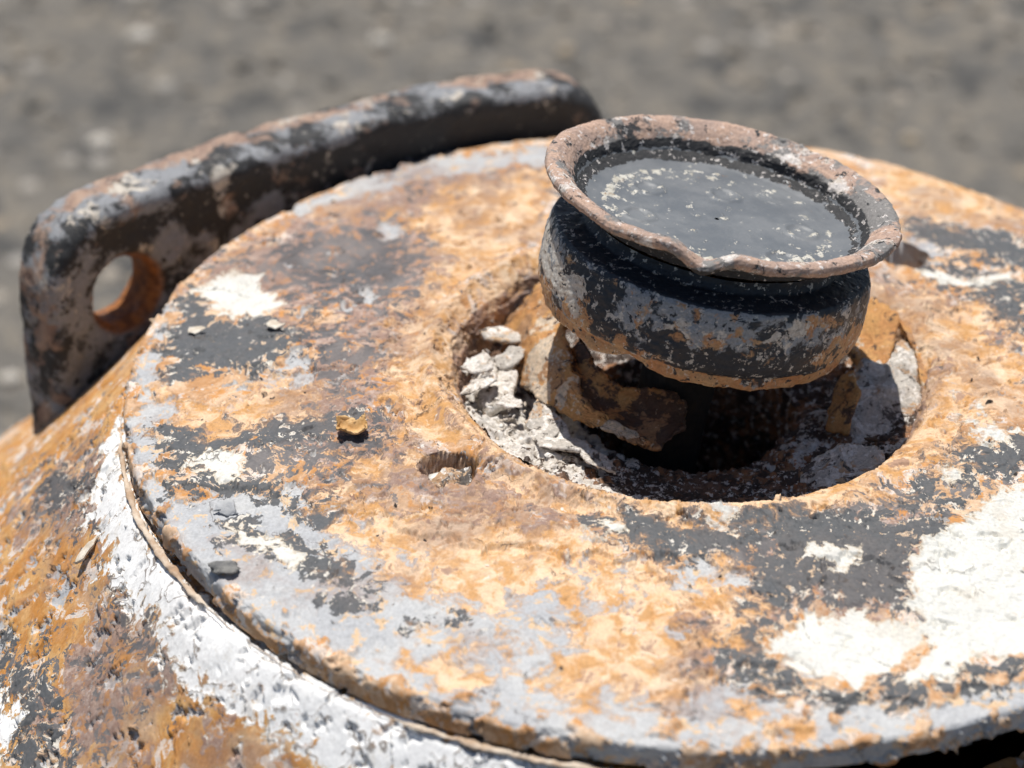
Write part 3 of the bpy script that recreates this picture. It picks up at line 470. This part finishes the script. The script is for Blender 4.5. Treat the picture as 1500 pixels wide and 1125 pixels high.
def build_bracket():
    A, C, B = np.array((-1.264, .250)), np.array((-.74, .91)), np.array((-.221, 1.069))
    t = np.linspace(0, 1, 600)[:, None]; c = (1-t)**2*A+2*t*(1-t)*C+t*t*B
    tg = np.gradient(c, axis=0); tg /= np.linalg.norm(tg, axis=1)[:, None]
    s = np.concatenate([[0], np.cumsum(np.linalg.norm(np.diff(c, axis=0), axis=1))]); Lt = s[-1]
    h = .0085; z0, z1 = -.60, .10; holes = [(.186, -.108), (Lt-.11, -.115)]
    xs = np.arange(-.04, Lt+.04, h); zs = np.arange(z0-.04, z1+.06, h); ts = np.arange(-.098, .0981, h)
    X, Z, T = np.meshgrid(xs, zs, ts, indexing='ij')
    rc = .155
    bx = np.abs(X-Lt/2)-(Lt/2-rc); bz = np.abs(Z-(z0+z1)/2)-((z1-z0)/2-rc)
    d2 = np.hypot(np.maximum(bx, 0), np.maximum(bz, 0))+np.minimum(np.maximum(bx, bz), 0)-rc
    border = np.exp(-(d2/.055)**2)
    for hx, hz in holes: d2 = np.maximum(d2, .070-np.hypot(X-hx, Z-hz))
    half = .055+.014*border; rr = .036
    w0, w1 = d2+rr, np.abs(T)-half+rr
    sdf = np.minimum(np.maximum(w0, w1), 0)+np.hypot(np.maximum(w0, 0), np.maximum(w1, 0))-rr
    sh = sdf.shape; pp = np.stack([X, Z, T], -1).reshape(-1, 3)
    near = np.abs(sdf.ravel()) < .04; nz = np.zeros(len(pp)); nz[near] = .010*fbm(pp[near], 9, 4, .6, 41)+.004*fbm(pp[near], 34, 3, .6, 42)
    sdf = sdf+nz.reshape(sh)
    v, f = surface_nets(sdf, np.array([xs[0], zs[0], ts[0]]), h)
    sv = v[:, 0]
    cx = np.interp(sv, s, c[:, 0]); cy = np.interp(sv, s, c[:, 1]); tx = np.interp(sv, s, tg[:, 0]); ty = np.interp(sv, s, tg[:, 1])
    ov = np.where(sv < 0, sv, np.where(sv > Lt, sv-Lt, 0)); cx += ov*tx; cy += ov*ty
    nx, ny = ty, -tx                                       # towards the plate
    out = np.stack([cx+nx*v[:, 2], cy+ny*v[:, 2], v[:, 1]], 1)
    H_ = np.zeros(len(v)); R_ = np.full(len(v), -.06); L_ = np.full(len(v), -.05); K_ = np.full(len(v), .0)
    top = sstep(v[:, 1], .03, .09)
    endl = 1-sstep(v[:, 0], .0, .05)
    R_ += .17*top*sstep(-v[:, 2], -.04, .02)+.13*endl; L_ += -.02*top
    L_ += .15*np.exp(-((v[:, 0]-.17)/.10)**2)*np.exp(-((v[:, 2]-.02)/.03)**2)*top + .09*np.exp(-((v[:, 0]-.40)/.06)**2)*top + .10*np.exp(-((v[:, 0]-.70)/.16)**2)*top + .07*np.exp(-((v[:, 0]-1.05)/.14)**2)*top
    K_ += .12*np.exp(-((v[:, 1]-.03)/.03)**2)+.16*sstep(v[:, 0], .55, .8)*(1-top)
    for hx, hz in holes:
        dd = np.hypot(v[:, 0]-hx, v[:, 1]-hz); H_ = np.maximum(H_, 1-sstep(dd, .078, .090)); R_ += .6*(1-sstep(dd, .074, .088)); L_ -= .3*(1-sstep(dd, .08, .09))
        R_ += .15*np.exp(-((v[:, 0]-hx)/.05)**2)*np.exp(-((v[:, 1]-hz+.11)/.05)**2)
    part('carrying_bracket', out, f, M_BRACKET, attrs={'R': R_, 'L': L_, 'K': K_, 'H': H_}, label='scorched curved bracket with rounded ends and a rusty bolt hole')
build_bracket()

# ---- well under the cap
M_WELL = burnt_material('rusty_crusted_well', ((.06, .04, .03), (.17, .10, .065), (.24, .11, .05), (.66, .62, .57)), 11., bump=.012, fleck=.56, rust2=(.30, .16, .08))
def build_well():
    prof = smooth_curve([(.414, .000), (.38, -.012), (.33, -.022), (.27, -.032), (.225, -.042), (.195, -.060), (.185, -.12), (.18, -.25), (.18, -.4)], 190, 2)
    nu = 900; th = np.linspace(0, 2*np.pi, nu, endpoint=False)
    r = np.repeat(prof[:, 0], nu); z = np.repeat(prof[:, 1], nu); t = np.tile(th, len(prof))
    u = np.stack([np.cos(t), np.sin(t), 0*t], 1)
    r = r*(1+.09*fbm(u, 2.5, 4, .6, 51)*sstep(r, .42, .3))
    q = np.stack([r*np.cos(t), r*np.sin(t), z], 1)
    z = z+.022*fbm(q, 7, 5, .6, 52)+.016*np.abs(fbm(q, 22, 4, .65, 53))+.008*fbm(q, 50, 2, .6, 54)-.004
    ang = np.degrees(t)
    z = z-.055*sstep(np.cos(t-math.radians(130)), -.1, .6)*sstep(r, .19, .24)
    heap = np.exp(-((ang-208)/32)**2)*sstep(r, .22, .34); z = z+heap*(.022+.045*np.abs(fbm(q, 12, 4, .62, 55))+.008*np.abs(fbm(q, 42, 2, .6, 56)))
    q[:, 2] = z
    left = np.exp(-((ang-205)/38)**2); right = np.exp(-((np.mod(ang+90, 360)-90+20)/30)**2)
    L_ = -.06+.30*left+.10*right; R_ = .03-.1*left; K_ = 0*t+.05
    part('neck_well', q, grid_faces(nu, len(prof)), M_WELL, attrs={'L': L_, 'R': R_, 'K': K_}, label='crusted sunken well under the cap')
build_well()

def thick_sheet(Gd, th):
    m, n, _ = Gd.shape
    du = np.gradient(Gd, axis=1); dv = np.gradient(Gd, axis=0); N = np.cross(du, dv); N /= np.linalg.norm(N, axis=2)[..., None]+1e-9
    top = (Gd+N*th/2).reshape(-1, 3); bot = (Gd-N*th/2).reshape(-1, 3); k = m*n
    f = grid_faces(n, m, closed=False); fb = f[:, ::-1]+k
    loop = [i for i in range(n)]+[j*n+n-1 for j in range(1, m)]+[(m-1)*n+i for i in range(n-2, -1, -1)]+[j*n for j in range(m-2, 0, -1)]
    a = np.array(loop); b = np.roll(a, -1)
    side = np.stack([b, a, a+k, b+k], 1)
    return np.concatenate([top, bot]), np.concatenate([f, fb, side])
def loft(curves, n=70, m=36, rag=.006, bump=.006, seed=0, th=.008):
    cs = np.stack([smooth_curve(c, n, 2) for c in curves])            # k,n,3
    tt = np.linspace(0, len(curves)-1, m); Gd = np.stack([[np.interp(tt, np.arange(len(curves)), cs[:, i, k]) for k in range(3)] for i in range(n)]).transpose(2, 0, 1)
    for _ in range(3): Gd[1:-1] = .25*Gd[:-2]+.5*Gd[1:-1]+.25*Gd[2:]
    P_ = Gd.reshape(-1, 3)
    e = np.ones((m, n))*.3; e[:2] = 1; e[-2:] = 1; e[:, :2] = 1; e[:, -2:] = 1
    off = np.stack([fbm(P_, 24, 4, .6, seed), fbm(P_, 24, 4, .6, seed+1), .5*fbm(P_, 24, 3, .6, seed+2)], 1)*rag*1.8*e.reshape(-1, 1)
    off[:, 2] += bump*fbm(P_, 9, 3, .5, seed+3)
    return thick_sheet((P_+off).reshape(Gd.shape), th)
M_FLAKE = burnt_material('rust_scale_flake', ((.10, .06, .04), (.36, .20, .10), (.50, .27, .10), (.60, .46, .32)), 9., attr=True, rough=.8, fleck=.64)
def flake(name, curves, bias=(0, 0, 0), label=None, **kw):
    v, f = loft(curves, **kw); n = len(v)
    return part(name, v, f, M_FLAKE, attrs={'K': np.full(n, bias[0]), 'R': np.full(n, bias[1]), 'L': np.full(n, bias[2])}, label=label)
flake('metal_flake', [[(-.350, .20, -.035), (-.338, .11, -.035), (-.312, .02, -.03), (-.250, -.115, .01), (-.178, -.182, .02), (-.090, -.232, .02)],
                      [(-.315, .215, .01), (-.29, .11, .035), (-.275, .015, .05), (-.225, -.09, .045), (-.165, -.175, .035), (-.07, -.238, .02)],
                      [(-.285, .225, .05), (-.243, .114, .075), (-.217, -.003, .075), (-.202, -.101, .06), (-.157, -.180, .04), (-.047, -.246, .02)]],
      bias=(-.2, .10, .05), seed=70, rag=.012, bump=.012, label='tan curled flake of sheet metal left of the cap')
flake('metal_flake', [[(-.217, -.005, .062), (-.203, -.105, .05), (-.160, -.182, .032), (-.100, -.222, .018), (-.042, -.246, .012), (.000, -.200, .018)],
                      [(-.205, -.005, .05), (-.178, -.10, .04), (-.14, -.15, .03), (-.085, -.165, .022), (-.035, -.175, .02), (.002, -.165, .02)],
                      [(-.20, .01, .075), (-.165, -.07, .065), (-.122, -.108, .055), (-.076, -.112, .05), (-.030, -.115, .045), (-.005, -.120, .04)]],
      bias=(.10, .02, -.1), seed=80, rag=.014, bump=.014, label='brown shaded tongue of the curled flake')  # darker bias puts the shade on this side of the sheet into its colour
def slab_part(name, poly, zc, th, seed, bias, tilt=(0, 0), parent=None, mat=None, rag=.010, rings=7, label=None, top=False, unitless=False):
    p = np.array(poly, float); c = p.mean(0); n = 72
    out = resample(np.concatenate([p, p[:1]]), n+1)[:n]
    P3 = np.concatenate([out, np.zeros((n, 1))], 1)
    nv = np.stack([fbm(P3, 26, 4, .6, seed), fbm(P3, 26, 4, .6, seed+1)], 1)*rag; out = out+nv
    fr = np.linspace(1, .12, rings); V = []
    for side in (1, -1):
        for k in fr:
            q = c+(out-c)*k; z = zc+side*th/2*(1-.35*(k > .95))+tilt[0]*(q[:, 0]-c[0])+tilt[1]*(q[:, 1]-c[1])
            q3 = np.stack([q[:, 0], q[:, 1], z], 1); q3[:, 2] += th*.9*fbm(q3*np.array([1, 1, 0]), 16, 4, .55, seed+5)
            V.append(q3)
    v = np.concatenate(V); f = [*map(tuple, grid_faces(n, rings))]
    fb = [tuple(x[::-1]) for x in grid_faces(n, rings)+n*rings]
    side = [(i, i+n*rings, (i+1) % n+n*rings, (i+1) % n) for i in range(n)]
    caps = [tuple(range((rings-1)*n, rings*n)), tuple(range((2*rings-1)*n, 2*rings*n))[::-1]]
    if top: return v, f+fb+side+caps
    m = len(v); o = part(name, v, f+fb+side+caps, mat or M_FLAKE, parent, {'K': np.full(m, bias[0]), 'R': np.full(m, bias[1]), 'L': np.full(m, bias[2])}, label=label)
    return o
M_CRUST = burnt_material('grey_crust', ((.10, .085, .075), (.46, .42, .37), (.40, .25, .15), (.72, .68, .63)), 11., rough=.8, bump=.010, rust2=(.52, .36, .22))
slab_part('metal_flake', [(.285, .13), (.325, .235), (.38, .19), (.362, .09), (.318, .03)], .025, .014, 90, (.0, .18, -.1), (.3, .35), label='rusty flake beside the right side of the cap')
slab_part('crust_chunk', [(.315, .10), (.352, .175), (.41, .16), (.425, .10), (.408, .045), (.355, .05)], -.005, .04, 94, (-.05, .03, .06), (.1, .1), mat=M_CRUST, label='lumpy grey crust chunk right of the cap')
slab_part('metal_flake', [(.372, .215), (.405, .19), (.435, .10), (.428, .0), (.412, .02), (.408, .10), (.388, .17)], .022, .012, 107, (-.1, .1, .05), (-.5, .0), label='thin peeling rust layer along the right wall of the well')
slab_part('crust_chunk', [(.20, -.24), (.27, -.19), (.33, -.20), (.345, -.235), (.28, -.29), (.215, -.30)], -.004, .016, 109, (-.05, .03, .06), (.15, .25), mat=M_CRUST, label='pale crust slab on the near right floor of the well')
slab_part('crust_chunk', [(.27, .02), (.316, .065), (.37, .05), (.415, .025), (.418, -.03), (.345, -.125), (.30, -.10), (.255, -.085)], -.012, .035, 97, (-.05, .02, .05), (-.05, .35), mat=M_CRUST, label='broad grey crust chunk right of the cap, in front of the gap')
slab_part('metal_flake', [(.245, -.10), (.262, -.02), (.29, .0), (.305, -.06), (.285, -.12)], .018, .012, 99, (.0, .14, -.05), (.6, .5), label='small upright rust flake in the shadow of the cap')
slab_part('crust_chunk', [(-.312, -.222), (-.285, -.192), (-.250, -.212), (-.262, -.252), (-.291, -.256)], -.015, .016, 101, (-.1, -.1, .12), (.1, .1), mat=M_CRUST, label='flat grey chip in the white crust, against the near edge of the opening')
slab_part('crust_chunk', [(-.33, .02), (-.300, -.01), (-.31, -.09), (-.35, -.11), (-.38, -.06), (-.385, .03)], -.012, .02, 103, (-.2, .0, .2), (.1, .15), mat=M_CRUST, label='pale crust slab at the left of the well')

slab_part('crust_chunk', [(-.420, -.392), (-.395, -.365), (-.350, -.372), (-.345, -.405), (-.385, -.425)], .016, .018, 105, (.05, .05, .0), (.25, .3), mat=M_CRUST, label='crumpled grey crust plugging the small bolt hole')
for k in range(9):
    rgk = np.random.default_rng(400+k); a = math.radians(166+k*9.5+rgk.uniform(-4, 4)); rad = rgk.uniform(.29, .385); sz = rgk.uniform(.030, .058)
    nrm = rgk.uniform(-.28, .28, 2); cx, cy = rad*math.cos(a), rad*math.sin(a); m = rgk.integers(6, 9)
    aa = np.linspace(0, 2*np.pi, m, endpoint=False); kk = .55+.7*rgk.random(m); ro = rgk.uniform(0, 3)
    poly = [(cx+sz*kk[i]*math.cos(aa[i])*math.cos(ro)-.65*sz*kk[i]*math.sin(aa[i])*math.sin(ro), cy+sz*kk[i]*math.cos(aa[i])*math.sin(ro)+.65*sz*kk[i]*math.sin(aa[i])*math.cos(ro)) for i in range(m)]
    slab_part('crust_chunk', poly, .004+.02*sstep(np.array(rad), .3, .4).item()+rgk.uniform(-.008, .008), .006, 420+7*k, (-.15, -.02+.1*(k % 3 == 0), .10-.12*(k % 4 == 1)), tuple(nrm), mat=M_CRUST, rag=.012)
# ---- crumbs of crust
def crumbs():
    rg = np.random.default_rng(3); shapes = [blob(1, 110+k, .9, .55) for k in range(9)]
    vv, ff, tt = [], [], []; n = 0
    spots = [(math.radians(rg.normal(203, 20)), rg.uniform(.27, .405), 1) for _ in range(70)] + [(math.radians(rg.normal(-35, 38)), rg.uniform(.25, .40), 0) for _ in range(14)] \
        + [(math.radians(rg.uniform(0, 360)), rg.uniform(.24, .40), 0) for _ in range(6)]
    for k, (a, r, wh) in enumerate(spots):
        x, y = r*math.cos(a), r*math.sin(a); sz = rg.uniform(.002, .0055)+.006*(rg.random() < .06)
        z = -.006-.16*max(0, .39-r)+rg.uniform(-.004, .010)+(.008 if wh else 0)
        v, f = shapes[k % 9]; Q, _ = np.linalg.qr(rg.normal(size=(3, 3)))
        w = (v*sz*np.array([1.7, 1.0, .45]))@Q.T*np.array([1, 1, .7])+np.array([x, y, z])
        vv.append(w); ff.append(f+n); n += len(v); tt.append(np.full(len(v), rg.random()*(.5 if not wh else .45)+(.55 if wh else .1)))
    hx, hy, hr = HOLES[0]
    for k in range(10):
        a = rg.uniform(0, 6.28); r = hr*.75*rg.random()**.5; v, f = shapes[k % 9]; sz = rg.uniform(.007, .016)
        vv.append(v*sz+np.array([hx+r*math.cos(a), hy+r*math.sin(a)-.012, .004+.010*rg.random()])); ff.append(f+n); n += len(v); tt.append(np.full(len(v), rg.uniform(.3, .95)))
    g = NG('crust_crumbs'); t = g.attr('tone'); p = g.coords()
    c = g.mix(g.ss(t, .1, .35), (.07, .045, .03), (.26, .20, .16)); c = g.mix(g.ss(t, .40, .6), c, (.50, .43, .35)); c = g.mix(g.ss(t, .65, .8), c, (.74, .71, .66))
    c = g.mul(c, g.ss(g.noise(p, 70, 5, .7), .3, .7, .7, 1.15))
    o = part('crumbs', np.concatenate(vv), np.concatenate(ff), g.finish(c, .9), attrs={'tone': np.concatenate(tt)}, smooth=False)
    o['kind'] = 'stuff'
crumbs()

# ---- filler cap: body with rim, inner ring and disc
CAPN = Vector((.150, .097, .984)).normalized()
def cap_matrix():
    z = CAPN; x = Vector((1, 0, 0)); x = (x-z*x.dot(z)).normalized(); y = z.cross(x)
    m = Matrix((x, y, z)).transposed().to_4x4(); m.translation = Vector((.003, -.022, .152))*S
    return m
def revolve(prof, n, nu=520, it=2):
    pr = smooth_curve(prof, n, it); th = np.linspace(-np.pi, np.pi, nu, endpoint=False)
    r = np.repeat(pr[:, 0], nu); z = np.repeat(pr[:, 1], nu); t = np.tile(th, n)
    return r, z, t, grid_faces(nu, n)
def bump2(t, z, c, w, z0, wz):
    d = np.mod(np.degrees(t)-c+180, 360)-180
    return np.exp(-(d/w)**2-((z-z0)/wz)**2)
M_CAPBODY = burnt_material('scorched_cap_side', ((.022, .028, .038), (.26, .28, .30), (.42, .21, .095), (.56, .53, .48)), 15., rough=.5, bump=.004, fleck=.585, rust2=(.46, .29, .15), soft=.010)
def build_cap():
    r, z, t, f = revolve([(.10, -.01), (.22, .004), (.264, -.001), (.2685, .001), (.2715, .012), (.273, .024), (.2755, .027), (.2805, .030), (.2835, .042), (.2855, .066), (.2850, .094), (.2825, .120), (.2795, .138), (.2740, .1465), (.252, .150), (.228, .155), (.223, .165), (.222, .175)], 190, it=1)
    u = np.stack([np.cos(t), np.sin(t), z*3], 1)
    r = r+.006*fbm(u, 2.2, 3, .5, 121)+.0015*fbm(u, 9, 3, .5, 122)
    low = 1-sstep(z, .0, .03); r = r+low*.010*fbm(u, 5, 4, .6, 123); z = z+low*.012*fbm(u, 4, 4, .6, 124)*sstep(r, .2, .26)
    z = z+.018*bump2(t, z, -113, 7, .0, .02)
    v = np.stack([r*np.cos(t), r*np.sin(t), z], 1)
    K_ = .02+.13*bump2(t, z, -70, 60, .052, .036)+.22*bump2(t, z, -132, 20, .115, .02)-.12*bump2(t, z, -95, 45, .115, .03)+.3*sstep(z, .142, .148)  # neck end darkened further, the shade under the rim painted in
    R_ = -.035+.20*(1-sstep(z, .022, .028))+.16*bump2(t, z, -150, 30, .04, .04)+.20*bump2(t, z, -92, 14, .085, .022)-.3*sstep(z, .140, .148)+.26*bump2(t, z, -22, 16, .04, .05)+.15*bump2(t, z, -45, 10, .12, .02)
    L_ = -.06+.24*bump2(t, z, -160, 28, .09, .04)+.13*bump2(t, z, -140, 12, .05, .03)+.17*bump2(t, z, -58, 12, .11, .025)+.12*bump2(t, z, -92, 10, .11, .014)
    cap = mesh_obj('filler_cap', v, f, M_CAPBODY, tank, {'K': K_, 'R': R_, 'L': L_})
    cap['label'] = 'scorched tilted filler cap with flared rim, standing in the well'
    cap.matrix_world = cap_matrix(); cap.matrix_parent_inverse = Matrix.Translation(-tank.location)
    # flared rim
    r, z, t, f = revolve([(.226, .178), (.240, .186), (.262, .199), (.286, .208), (.299, .212), (.306, .2165), (.3095, .224), (.307, .2315), (.300, .235), (.290, .2345), (.278, .229), (.267, .2205), (.258, .210), (.251, .198), (.246, .186), (.243, .176), (.236, .172)], 200, 640)
    u = np.stack([np.cos(t), np.sin(t), z*4], 1)
    w = sstep(r, .24, .29)
    d = np.degrees(t)
    dent = np.exp(-((d+95)/6.)**2); shl = np.exp(-((d+106)/6)**2)+np.exp(-((d+84)/6)**2)
    lump = sstep(d, -52, -40)*(1-sstep(d, -11, -9)); torn = np.exp(-((d-58)/26)**2)
    z = z + w*(-.022*dent+.005*shl+.007*fbm(u, 1.6, 3, .5, 131)+.0016*fbm(u, 7, 3, .5, 132))
    r = r + w*(-.006*dent+.006*fbm(u, 2, 3, .5, 133)+.002*fbm(u, 8, 3, .5, 134)+.004*lump)
    z = z + w*.005*lump + .012*torn*w*fbm(u, 9, 5, .7, 135)
    r = r - .016*torn*(1-w)*sstep(z, .19, .21)*(.6+fbm(u, 7, 4, .6, 137))
    v = np.stack([r*np.cos(t), r*np.sin(t), z], 1); v += .0012*np.stack([fbm(v, 60, 3, .6, 138), fbm(v, 60, 3, .6, 139), fbm(v, 60, 3, .6, 140)], 1)
    inner = 1-sstep(r, .247, .262); under = 1-sstep(z, .200, .210)  # underside: own dark tone, deepened with painted shade below the rim
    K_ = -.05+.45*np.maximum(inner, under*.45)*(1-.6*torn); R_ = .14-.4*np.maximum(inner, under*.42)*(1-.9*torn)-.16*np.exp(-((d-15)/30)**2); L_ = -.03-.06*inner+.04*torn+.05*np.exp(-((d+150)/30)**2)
    mr = burnt_material('rusted_cap_rim', ((.04, .04, .041), (.21, .20, .19), (.37, .265, .215), (.66, .61, .57)), 9., rough=.75, bump=.0035, fleck=.59, rust2=(.47, .32, .24), soft=.01)
    v[:, 2] += .014
    rim = mesh_obj('rim', v, f, mr, cap, {'K': K_, 'R': R_, 'L': L_})
    rim['label'] = 'brown rusted flared rim with a dent at the front'
    # disc set into the rim
    r, z, t, f = revolve([(.254, .202), (.246, .191), (.235, .1845), (.220, .1800), (.203, .1772), (.185, .1757), (.165, .1750), (.15, .1747), (.1, .175), (.05, .1752), (.004, .1752)], 150, 420, 1)
    x, y = r*np.cos(t), r*np.sin(t); q = np.stack([x, y, 0*x], 1)
    z = z+.0025*fbm(q, 6, 3, .5, 150)+.0008*fbm(q, 40, 3, .6, 151)
    E = np.zeros(len(x))
    for bx, by, br in ((-.125, .075, .024), (.145, .015, .026), (.01, .115, .026), (-.135, -.05, .026), (.115, -.115, .03), (-.02, -.19, .02)):
        dd = np.hypot(x-bx, (y-by))*(1+.2*fbm(q, 30, 2, .5, 152)); z += .0035*np.exp(-((dd-br)/.006)**2)-.002*np.exp(-(dd/(br*.8))**2); E += np.exp(-((dd-br)/.009)**2)
    edge = sstep(r, .15, .195)*(1-sstep(r, .198, .206))
    clump = bump2(t, r, 170, 32, .19, .03)+bump2(t, r, -50, 38, .185, .045)+.7*bump2(t, r, -95, 30, .19, .03)+.5*bump2(t, r, 120, 40, .19, .03)
    g = NG('sooty_cap_disc'); p = g.coords()
    n = g.noise(p, 14, 7, .65); fine = g.noise(p, 60, 7, .72); sp = g.noise(g.vm('ADD', p, (2, 7, 1)), 52, 6, .68)
    c = g.mix(g.ss(n, .35, .65), (.125, .135, .145), (.165, .173, .18))
    sx = g.m('ADD', sp, g.m('MULTIPLY', g.attr('E'), .17))
    m_ = g.ss(sx, .635, .65); c = g.mix(m_, c, g.mix(g.ss(fine, .4, .6), (.42, .39, .32), (.58, .555, .49)))
    v_ = g.vor(p, 30); m2 = g.m('MULTIPLY', g.ss(v_, .14, .10), g.ss(g.noise(p, 8, 2, .5), .56, .58)); c = g.mix(m2, c, (.5, .47, .4))
    c = g.mix(g.ss(g.m('ADD', g.noise(g.vm('ADD', p, (1, 1, 4)), 38, 8, .7), g.m('MULTIPLY', g.attr('E'), .05)), .66, .72), c, (.26, .15, .07))
    h = g.m('ADD', g.m('MULTIPLY', m_, .0015), g.m('ADD', g.m('MULTIPLY', m2, .0015), g.m('MULTIPLY', fine, .002)))
    mesh_obj('cap_disc', np.stack([x, y, z+.010], 1), f, g.finish(c, g.ss(n, .35, .65, .42, .55), h, spec=.55), cap, {'E': edge*.25+clump*.9*edge+E*.35})['label'] = 'dark sooty disc with cream specks inside the rim'
    # stem down into the well, coloured black to paint in the dark under the cap
    r, z, t, f = revolve([(.05, 0.02), (.07, -.0), (.065, -.12), (.065, -.3), (.065, -.6)], 40, 120)
    u = np.stack([np.cos(t), np.sin(t), z*4], 1); r = r+.008*fbm(u, 3, 3, .5, 160)
    n_ = len(r); mesh_obj('stem', np.stack([r*np.cos(t), r*np.sin(t), z], 1), f, simple_material('shade_black_stem', (.012, .011, .010), (.03, .025, .02)), cap)
build_cap()

# ---- small loose and lifted pieces on the plate
def surf(x, y):
    k = np.argmin((PV[:, 0]-x)**2+(PV[:, 1]-y)**2+1e3*(PV[:, 2] < -.03)); return PV[k, 2]
def ragged(n_pts, rx, ry, rot, seed):
    a = np.linspace(0, 2*np.pi, n_pts, endpoint=False); rg = np.random.default_rng(seed); k = .55+.8*rg.random(n_pts)
    x, y = rx*k*np.cos(a), ry*k*np.sin(a); return [(x[i]*math.cos(rot)-y[i]*math.sin(rot), x[i]*math.sin(rot)+y[i]*math.cos(rot)) for i in range(n_pts)]
M_LGREY = simple_material('lifted_grey_paint', (.44, .445, .455), (.50, .50, .495), 30, .68)
M_CREAM = simple_material('lifted_cream_paint', (.52, .42, .31), (.74, .68, .58), 30, .7)
M_TANF = simple_material('lifted_tan_scale', (.50, .28, .10), (.72, .48, .24), 30, .85)
M_DARKF = simple_material('lifted_dark_paint', (.07, .07, .075), (.14, .13, .12), 30, .7)
def lifted():
    """curled paint, still attached along one edge and raised along the other"""
    for k, (x, y, ang, wd, ln) in enumerate(FLAKES):
        z = surf(x, y); ca, sa = math.cos(ang), math.sin(ang); curves = []
        for m_, up in ((-.5, -.004), (0., .003), (.5, .0085)):
            curves.append([(x+ca*ln*m_-sa*wd*(t-.5)*(1-.35*(m_+.5)), y+sa*ln*m_+ca*wd*(t-.5)*(1-.35*(m_+.5)), z+up+.004*math.sin(5*t+k)*(m_+.5)) for t in np.linspace(0, 1, 7)])
        v, f = loft(curves, n=26, m=12, rag=.009, bump=.003, seed=300+5*k, th=.002)
        mesh_obj('paint_flake', v, f, (M_LGREY, M_TANF)[k % 3 == 2], top_plate)
FLAKES = [(-.735, -.505, 1.6, .040, .018)]
lifted()
def loose(name, xy, z, rx, ry, rot, th, tilt, mat, label, cat, seed):
    v, f = slab_part('', ragged(11, rx, ry, rot, seed), 0, th, seed, None, tilt, rag=.006, rings=4, top=True)
    o = mesh_obj(name, v, f, mat, smooth=False); o.location = (xy[0]*S, xy[1]*S, z*S); tag(o, label, cat, 'loose chips lying on the tank')
    return o
zc = surf(-.561, -.298)
def curled_chip():
    cs = []
    for m_, up in ((-.5, .010), (-.15, .002), (.2, .003), (.5, .014)):
        cs.append([(.064*(t-.5)*(1-.5*abs(m_)), .036*m_+.006*math.sin(7*t), up+.010*(t-.5)**2*4) for t in np.linspace(0, 1, 8)])
    v, f = loft(cs, n=40, m=22, rag=.010, bump=.006, seed=340, th=.003)
    o = mesh_obj('rust_chip', v, f, M_TANF); o.location = (-.561*S, -.298*S, (zc+.004)*S); o.rotation_euler.z = .15
    tag(o, 'curled yellowish rust chip lying on the plate left of the small bolt hole', 'rust chip', 'loose chips lying on the tank')
curled_chip()
loose('paint_chip', (-.894, .031), surf(-.894, .031)+.009, .017, .010, .1, .003, (.15, .25), M_CREAM, 'tiny pale paint chip lying on the dark grey patch at the left', 'paint chip', 6)
loose('paint_chip', (-.755, .040), surf(-.755, .040)+.009, .019, .010, -.4, .003, (.2, .2), M_CREAM, 'pinkish cream paint chip at the right end of the dark grey patch', 'paint chip', 8)
r_ = math.hypot(-.992, -.449)
loose('rust_chip', (-.992, -.449), -.04-1.2*(r_-1)+.3*(r_-1)**2+.012, .020, .010, .9, .008, (.6, .3), M_CREAM, 'small pale chip lying on the orange shoulder at the lower left', 'rust chip', 9)
v, f = blob(3, 77, .6, .5); z_ = surf(-.712, -.655)
o = mesh_obj('slag_lump', v*np.array([.022, .016, .012]), f, simple_material('dark_slag', (.12, .12, .12), (.26, .25, .23), 40), top_plate); o.location = (-.712*S, -.655*S, (z_-.001)*S)
o['label'] = 'dark round lump on the plate edge at the lower left'
